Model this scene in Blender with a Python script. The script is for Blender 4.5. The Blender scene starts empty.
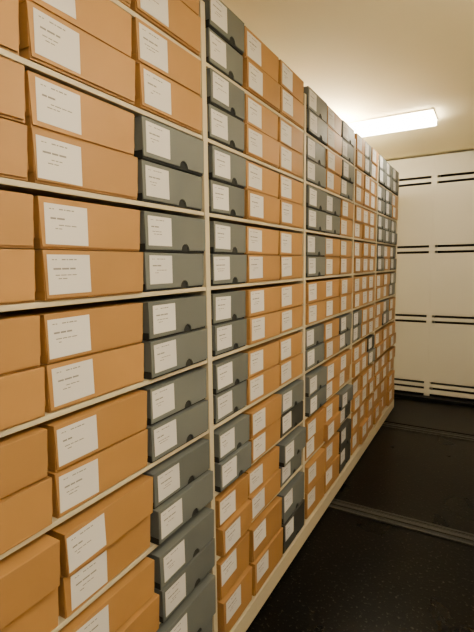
import bpy, math, random
from mathutils import Vector, Matrix
random.seed(7)
sc = bpy.context.scene
D = 0.8
CAMZ = 1.482

# ---------------------------------------------------------------- materials
def mat(name, col, rough=0.6, metal=0.0, noise=0.0, nscale=20, bump=0.0, island=0.0, spec=0.5):
    m = bpy.data.materials.new(name); m.use_nodes = True
    nt = m.node_tree; b = nt.nodes['Principled BSDF']
    b.inputs['Roughness'].default_value = rough
    b.inputs['Metallic'].default_value = metal
    b.inputs['Specular IOR Level'].default_value = spec
    b.inputs['Base Color'].default_value = (*col, 1)
    if noise or island or bump:
        tc = nt.nodes.new('ShaderNodeTexCoord')
        n = nt.nodes.new('ShaderNodeTexNoise'); n.inputs['Scale'].default_value = nscale
        n.inputs['Detail'].default_value = 6
        nt.links.new(tc.outputs['Object'], n.inputs['Vector'])
        hsv = nt.nodes.new('ShaderNodeHueSaturation')
        hsv.inputs['Color'].default_value = (*col, 1)
        mr = nt.nodes.new('ShaderNodeMapRange')
        mr.inputs['To Min'].default_value = 1 - noise; mr.inputs['To Max'].default_value = 1 + noise
        nt.links.new(n.outputs['Fac'], mr.inputs['Value'])
        out = mr.outputs['Result']
        if island:
            g = nt.nodes.new('ShaderNodeNewGeometry')
            m2 = nt.nodes.new('ShaderNodeMapRange')
            m2.inputs['To Min'].default_value = 1 - island; m2.inputs['To Max'].default_value = 1 + island
            nt.links.new(g.outputs['Random Per Island'], m2.inputs['Value'])
            mu = nt.nodes.new('ShaderNodeMath'); mu.operation = 'MULTIPLY'
            nt.links.new(out, mu.inputs[0]); nt.links.new(m2.outputs['Result'], mu.inputs[1])
            out = mu.outputs[0]
        nt.links.new(out, hsv.inputs['Value'])
        nt.links.new(hsv.outputs['Color'], b.inputs['Base Color'])
        if bump:
            bp = nt.nodes.new('ShaderNodeBump'); bp.inputs['Strength'].default_value = bump
            bp.inputs['Distance'].default_value = 0.002
            nt.links.new(n.outputs['Fac'], bp.inputs['Height'])
            nt.links.new(bp.outputs['Normal'], b.inputs['Normal'])
    return m

M_TAN = mat('tan_boxboard', (0.315, 0.168, 0.056), 0.5, noise=0.10, nscale=9, island=0.11, spec=0.35)
M_GREY = mat('grey_boxboard', (0.100, 0.113, 0.119), 0.5, noise=0.08, nscale=9, island=0.12, spec=0.35)
M_GREY_SHADE = mat('grey_boxboard_inner_shade', (0.015, 0.018, 0.02), 0.7, noise=0.05, nscale=9, spec=0.3)  # near-black: shade behind flap and notch put into the body colour
M_DARK = mat('charcoal_boxboard', (0.035, 0.037, 0.036), 0.5, noise=0.06, nscale=9, island=0.10, spec=0.35)
M_LABEL = mat('label_paper', (0.56, 0.56, 0.59), 0.6, noise=0.03, nscale=4, island=0.06)
M_INK = mat('label_ink', (0.18, 0.18, 0.19), 0.7)
M_CREAM = mat('cream_enamel_steel', (0.46, 0.405, 0.30), 0.45, noise=0.03, nscale=3)
M_PANEL = mat('white_enamel_steel', (0.54, 0.51, 0.43), 0.5, noise=0.02, nscale=2)
M_BLACK = mat('black_gap', (0.012, 0.012, 0.012), 0.7)
M_KERB = mat('black_rubber', (0.003, 0.003, 0.0027), 0.35, noise=0.1, spec=0.15)
M_RAIL = mat('dark_track_steel', (0.045, 0.045, 0.042), 0.35, metal=0.8)
M_CEIL = mat('ceiling_paint', (0.90, 0.79, 0.51), 0.8, noise=0.02, nscale=3)
M_WALL = mat('wall_paint', (0.80, 0.74, 0.60), 0.8, noise=0.02, nscale=3)
M_HOUS = mat('lamp_housing', (0.8, 0.78, 0.7), 0.5)

def emis(name, col, s):
    m = bpy.data.materials.new(name); m.use_nodes = True
    b = m.node_tree.nodes['Principled BSDF']
    b.inputs['Base Color'].default_value = (*col, 1)
    b.inputs['Emission Color'].default_value = (*col, 1)
    b.inputs['Emission Strength'].default_value = s
    return m
M_LAMP = emis('lamp_diffuser', (1.0, 0.87, 0.64), 46)
M_GLOW_ADDED = emis('added_ceiling_glow', (1.0, 0.86, 0.58), 230)  # for the added, hidden source of the ceiling glow

def floor_mat():
    m = bpy.data.materials.new('black_speckled_vinyl'); m.use_nodes = True
    nt = m.node_tree; b = nt.nodes['Principled BSDF']
    tc = nt.nodes.new('ShaderNodeTexCoord')
    n = nt.nodes.new('ShaderNodeTexNoise'); n.inputs['Scale'].default_value = 70; n.inputs['Detail'].default_value = 3
    nt.links.new(tc.outputs['Object'], n.inputs['Vector'])
    cr = nt.nodes.new('ShaderNodeValToRGB')
    cr.color_ramp.elements[0].position = 0.60; cr.color_ramp.elements[0].color = (0.002, 0.002, 0.0017, 1)
    cr.color_ramp.elements[1].position = 0.74; cr.color_ramp.elements[1].color = (0.04, 0.038, 0.030, 1)
    nt.links.new(n.outputs['Fac'], cr.inputs['Fac']); nt.links.new(cr.outputs['Color'], b.inputs['Base Color'])
    n2 = nt.nodes.new('ShaderNodeTexNoise'); n2.inputs['Scale'].default_value = 3; n2.inputs['Detail'].default_value = 5
    nt.links.new(tc.outputs['Object'], n2.inputs['Vector'])
    mr = nt.nodes.new('ShaderNodeMapRange'); mr.inputs['To Min'].default_value = 0.20; mr.inputs['To Max'].default_value = 0.40
    nt.links.new(n2.outputs['Fac'], mr.inputs['Value']); nt.links.new(mr.outputs['Result'], b.inputs['Roughness'])
    b.inputs['Specular IOR Level'].default_value = 0.085
    bp = nt.nodes.new('ShaderNodeBump'); bp.inputs['Strength'].default_value = 0.3; bp.inputs['Distance'].default_value = 0.002
    nt.links.new(n.outputs['Fac'], bp.inputs['Height']); nt.links.new(bp.outputs['Normal'], b.inputs['Normal'])
    return m
M_FLOOR = floor_mat()

# ---------------------------------------------------------------- mesh builder
class MB:
    def __init__(s): s.v = []; s.f = []; s.m = []; s.mats = []
    def mi(s, m):
        if m not in s.mats: s.mats.append(m)
        return s.mats.index(m)
    def box(s, x0, x1, y0, y1, z0, z1, m, T=None):
        i = len(s.v)
        pts = [(x, y, z) for x in (x0, x1) for y in (y0, y1) for z in (z0, z1)]
        if T: pts = [tuple(T @ Vector(p)) for p in pts]
        s.v += pts
        k = s.mi(m)
        for q in ((0,1,3,2),(4,6,7,5),(0,4,5,1),(2,3,7,6),(0,2,6,4),(1,5,7,3)):
            s.f.append([i+a for a in q]); s.m.append(k)
    def prism(s, poly, x0, x1, m, T=None):
        n = len(poly); i = len(s.v)
        pts = [(x0, y, z) for y, z in poly] + [(x1, y, z) for y, z in poly]
        if T: pts = [tuple(T @ Vector(p)) for p in pts]
        s.v += pts; k = s.mi(m)
        s.f.append([i+n+a for a in range(n)]); s.m.append(k)
        s.f.append([i+a for a in reversed(range(n))]); s.m.append(k)
        for a in range(n):
            b = (a+1) % n
            s.f.append([i+a, i+b, i+n+b, i+n+a]); s.m.append(k)
    def quad(s, x, y0, y1, z0, z1, m, T=None):
        i = len(s.v)
        pts = [(x, y0, z0), (x, y1, z0), (x, y1, z1), (x, y0, z1)]
        if T: pts = [tuple(T @ Vector(p)) for p in pts]
        s.v += pts; s.f.append([i, i+1, i+2, i+3]); s.m.append(s.mi(m))
    def obj(s, name, parent=None, bevel=0):
        me = bpy.data.meshes.new(name); me.from_pydata(s.v, [], s.f)
        for m in s.mats: me.materials.append(m)
        me.polygons.foreach_set('material_index', s.m); me.update()
        o = bpy.data.objects.new(name, me); sc.collection.objects.link(o)
        if parent: o.parent = parent
        if bevel:
            b = o.modifiers.new('bevel', 'BEVEL'); b.width = bevel; b.segments = 2
            b.limit_method = 'ANGLE'
        return o

# ---------------------------------------------------------------- room
XL, XR, YB, YF, ZC = -1.75, 1.15, -1.6, 5.45, 2.575
def slab(name, a, m):
    b = MB(); b.box(*a, m); return b.obj(name)
slab('floor', (XL, XR, YB, YF, -0.1, 0.0), M_FLOOR)
slab('ceiling', (XL, XR, YB, YF, ZC, ZC+0.1), M_CEIL)
slab('wall_left', (XL-0.1, XL, YB, YF, 0, ZC), M_WALL)
slab('wall_right', (XR, XR+0.1, YB, YF, 0, ZC), M_WALL)
slab('wall_far', (XL-0.1, XR+0.1, YF, YF+0.1, 0, ZC), M_WALL)
slab('wall_near', (XL-0.1, XR+0.1, YB-0.1, YB, 0, ZC), M_WALL)

# ---------------------------------------------------------------- rows / bays
cen = [.925, .640, .348, .05, -.25, -.55, -.855, -1.16]
rows = []
for c in cen:
    zc = CAMZ + D*c
    rows.append((zc-0.110, 0.1065))
rows.append((0.122, 0.146))
ups = [-0.75, 0.31, 1.504, 2.585, 3.70, 4.56, 5.66]
ups = [u*D for u in ups]
FX = -D
PW = 0.025

mb = MB()
for i, y in enumerate(ups):
    a, b_ = (y-PW/2, y+PW/2)
    mb.box(FX-0.42, FX-0.006, a+0.006, b_-0.006, 0.09, 2.28, M_CREAM)
    mb.box(FX-0.020, FX+0.006, a, b_, 0.09, 2.28, M_CREAM)
    mb.box(FX-0.43, FX-0.40, a, b_, 0.09, 2.28, M_CREAM)
for i in range(len(ups)-1):
    y0, y1 = ups[i]+PW/2, ups[i+1]-PW/2
    for (zb, h) in rows:
        mb.box(FX-0.41, FX+0.0, y0, y1, zb-0.004, zb-0.001, M_CREAM)
        mb.box(FX-0.004, FX+0.003, y0, y1, zb-0.013, zb-0.001, M_CREAM)
    mb.box(FX-0.42, FX-0.412, y0, y1, 0.09, 2.22, M_CREAM)
mb.box(FX-0.43, FX+0.018, ups[0]-0.02, ups[-1]+0.03, 0.02, 0.10, M_CREAM)
mb.box(FX-0.40, FX-0.01, ups[0], ups[-1]+0.01, 0.003, 0.02, M_BLACK)
mb.box(FX-0.43, FX+0.006, ups[-1]+0.012, ups[-1]+0.03, 0.10, 2.29, M_CREAM)
mb.obj('mobile_shelving_unit', bevel=0.0015)

# ---------------------------------------------------------------- archive boxes
boxes_parent = bpy.data.objects.new('archive_boxes', None); sc.collection.objects.link(boxes_parent)
TB, GB, LB = MB(), MB(), MB()

def label(T, x, y, z, w, h):
    LB.prism([(y, z), (y+w, z), (y+w, z+h), (y, z+h)], x, x+0.0006, M_LABEL, T)
    xx = x+0.0009
    def line(t, th, widths, s0=0.10):
        s = s0
        for wd in widths:
            LB.quad(xx, y+w*s, y+w*(s+wd), z+h*t, z+h*(t+th), M_INK, T); s += wd+0.02
    line(0.86, 0.025, [0.05, 0.04]); line(0.86, 0.03, [0.09, 0.04, 0.10, 0.06], 0.32)
    n = random.choice([2, 3, 3])
    line(0.62, 0.045, [random.uniform(.10, .20) for _ in range(n)], 0.12)
    line(0.47, 0.025, [random.uniform(.06, .14) for _ in range(random.choice([3, 4]))], 0.16 if random.random() < .6 else 0.3)
    line(0.38, 0.025, [random.uniform(.05, .12) for _ in range(random.choice([1, 2, 3]))], 0.22)

def abox(kind, y0, y1, z0, h, prot, rot, top):
    xf = FX + prot
    c = Vector((xf-0.18, (y0+y1)/2, z0))
    T = Matrix.Translation(c) @ Matrix.Rotation(rot, 4, 'Z') @ Matrix.Translation(-c)
    z1 = z0+h
    dp = 0.365
    if kind == 't': B, mo = TB, M_TAN
    elif kind == 'g': B, mo = GB, M_GREY
    else: B, mo = GB, M_DARK
    B.box(xf-dp, xf-0.005, y0+0.003, y1-0.003, z0, z1-0.004, mo if kind == 't' else M_GREY_SHADE, T)
    B.box(xf-dp-0.001, xf, y0, y1, z1-0.004, z1-0.0015, mo, T)
    B.box(xf-dp, xf-0.003, y1-0.003, y1-0.001, z0+h*0.2, z1-0.003, mo, T)
    B.box(xf-dp, xf-0.003, y0+0.001, y0+0.003, z0+h*0.2, z1-0.003, mo, T)
    if kind == 't':
        e = 0.007
        poly = [(y0, z1-0.003), (y0+e*0.5, z0+0.0045), (y1-e, z0+0.0045), (y1, z1-0.003)]
        B.prism(poly, xf-0.004, xf, mo, T)
    else:
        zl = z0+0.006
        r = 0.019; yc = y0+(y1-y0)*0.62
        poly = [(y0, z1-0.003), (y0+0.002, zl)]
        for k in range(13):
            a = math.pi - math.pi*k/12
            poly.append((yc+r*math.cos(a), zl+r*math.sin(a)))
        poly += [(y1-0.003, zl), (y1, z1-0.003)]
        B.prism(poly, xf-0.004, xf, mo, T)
    w = 0.110; lh = min(0.083, h-0.020)
    if kind != 't': w = 0.098; lh = 0.078
    ly = y0+random.uniform(0.006, 0.018); lz = z1-0.008-lh-random.uniform(0, 0.006)
    c2 = Vector((xf, ly, lz))
    R = T @ Matrix.Translation(c2) @ Matrix.Rotation(random.uniform(-.025, .025), 4, 'X') @ Matrix.Translation(-c2)
    label(R, xf+0.0002, ly, lz, w, lh)

cols = [
    [(-.72, -.40), (-.39, -.06), (-.05, .28)],
    [(.345, .722), (.730, 1.110), (1.118, 1.480)],
    [(1.534, 1.825), (1.835, 2.205), (2.213, 2.555)],
    [(2.615, 2.975), (2.985, 3.33), (3.34, 3.67)],
    [(3.73, 4.00), (4.008, 4.26), (4.268, 4.53)],
    [(4.59, 4.93), (4.938, 5.275), (5.283, 5.63)],
]
pat = [
    ['ttt']*9,
    ['ttt', 'ttt', 'ttg', 'ttg', 'ttg', 'ttg', 'ttg', 'ttg', 'ttg'],
    ['gtt', 'gtt', 'gtt', 'gtt', 'gtt', 'gtt', 'gtd', 'ttd', 'ttd'],
    ['gtg', 'gtg', 'ggt', 'gtt', 'ttt', 'gtg', 'gtt', 'ttd', 'ttd'],
    ['tgt', 'ttt', 'ttt', 'ttt', 'ttt', 'gtt', 'ttd', 'ttt', 'ttt'],
    ['ggg', 'ggt', 'ggg', 'gtg', 'ttg', 'tgt', 'ttt', 'ttt', 'ttt'],
]
for bi, cs in enumerate(cols):
    for ri, (zb, h) in enumerate(rows):
        for ci, (a, b_) in enumerate(cs):
            kind = pat[bi][ri][ci]
            for s in range(2):
                low = ri >= 6
                prot = 0.003 + random.uniform(0, 0.026 if low else 0.012)
                rot = random.gauss(0, 0.012 if low else 0.008)
                rot = max(-.02, min(.02, rot))
                j = random.uniform(-.0015, .0015)
                k2 = kind
                if kind == 'd' and random.random() < .35: k2 = 'g'
                abox(k2, a*D+0.003+j, b_*D-0.003+j, zb+s*(h+0.0008), h, prot, rot, s == 1)
TB.obj('tan_box_bodies', boxes_parent, bevel=0.0012)
GB.obj('grey_box_bodies', boxes_parent, bevel=0.0012)
LB.obj('box_labels', boxes_parent)

# ---------------------------------------------------------------- far static shelving (panel backs)
fb = MB()
RY = 5.02
posts = [-1.50, -0.53, 0.46]
slots = [2.315, 1.612, 0.88, 0.16]
fb.box(XL+0.02, XR-0.02, RY+0.30, RY+0.31, 0.0, ZC-0.03, M_BLACK)  # black sheet: the shade inside the rack, given as colour
for px in posts + [XL+0.04, XR-0.04]:
    fb.box(px-0.028, px+0.028, RY-0.001, RY+0.30, 0.0, ZC-0.02, M_PANEL)
edges = [XL+0.02] + posts + [XR-0.02]
for a, b_ in zip(edges[:-1], edges[1:]):
    a += 0.028; b_ -= 0.028
    zs = [ZC-0.02]
    for z in slots:
        zs += [z+0.042, z-0.042]
        fb.box(a, b_, RY+0.002, RY+0.014, z-0.018, z+0.018, M_PANEL)
        fb.box(a, b_, RY+0.05, RY+0.29, z-0.010, z+0.004, M_BLACK)
    zs.append(0.072)
    for k in range(0, len(zs), 2):
        fb.box(a-0.026, b_+0.026, RY-0.002, RY+0.012, zs[k+1], zs[k], M_PANEL)
    fb.box(a, b_, RY+0.006, RY+0.03, 0.0, 0.072, M_KERB)
fb.obj('static_shelving_rack', bevel=0.002)

kb = MB()
kb.box(XL+0.01, XR-0.01, 4.12, RY-0.01, 0.0, 0.012, M_KERB)
kb.box(XL+0.01, XR-0.01, RY-0.10, RY-0.01, 0.012, 0.05, M_KERB)
kb.obj('rubber_floor_ramp', bevel=0.003)
def track(y):
    t = MB()
    t.box(XL+0.01, XR-0.01, y-0.055, y-0.040, 0, 0.007, M_RAIL)
    t.box(XL+0.01, XR-0.01, y-0.012, y+0.012, 0, 0.010, M_RAIL)
    t.box(XL+0.01, XR-0.01, y+0.040, y+0.055, 0, 0.007, M_RAIL)
    t.box(XL+0.01, XR-0.01, y-0.040, y+0.040, 0, 0.002, M_BLACK)
    t.obj('floor_track', bevel=0.001)
for y in (1.0, 2.52, 4.05): track(y)

# ---------------------------------------------------------------- lamps
def lamp(x0, x1, y0, y1, drop=0.0, m=None):
    """opal batten; drop>0 = suspended on two rods, glowing up as well as down"""
    e = bpy.data.objects.new('ceiling_light', None); sc.collection.objects.link(e)
    z = ZC-drop
    b = MB()
    if drop:
        ym = (y0+y1)/2
        for x in (x0+0.12, x1-0.12):
            b.box(x-0.004, x+0.004, ym-0.004, ym+0.004, z-0.02, ZC-0.001, M_HOUS)
            b.box(x-0.02, x+0.02, ym-0.02, ym+0.02, ZC-0.008, ZC-0.001, M_HOUS)
        b.box(x0-0.008, x0+0.004, y0-0.003, y1+0.003, z-0.052, z-0.008, M_HOUS)
        b.box(x1-0.004, x1+0.008, y0-0.003, y1+0.003, z-0.052, z-0.008, M_HOUS)
    else:
        b.box(x0, x1, y0, y1, z-0.012, z-0.001, M_HOUS)
    b.obj('housing', e)
    b = MB(); b.box(x0+0.006, x1-0.006, y0+0.006, y1-0.006, z-0.05, z-0.012, m or M_LAMP); b.obj('diffuser', e, bevel=0.008)
lamp(-1.55, -0.40, 3.56, 3.86, 0.0)
lamp(-1.60, -0.97, 3.38, 3.52, 0.13, M_GLOW_ADDED)  # added unseen behind the shelving top, for a glow on the ceiling
lamp(0.10, 1.00, 1.50, 1.66, 0.20)  # added out of view, hung low to brighten ceiling and boxes
lamp(0.0, 1.0, 0.10, 0.30, 0.15)

w = bpy.data.worlds.new('world'); sc.world = w; w.use_nodes = True
w.node_tree.nodes['Background'].inputs[0].default_value = (1, .9, .7, 1)
w.node_tree.nodes['Background'].inputs[1].default_value = 0.05

# ---------------------------------------------------------------- camera
X = Vector((756, -41, 440)); Y = Vector((253, 55, -440)).normalized()
X = (X - X.dot(Y)*Y).normalized(); Z = X.cross(Y)
M = Matrix((X, Y, Z)).to_4x4()
M.translation = Vector((0, 0, CAMZ))
cd = bpy.data.cameras.new('camera'); cam = bpy.data.objects.new('camera', cd); sc.collection.objects.link(cam)
cd.sensor_fit = 'VERTICAL'; cd.sensor_height = 36; cd.lens = 440/632*36
cam.matrix_world = M
sc.camera = cam
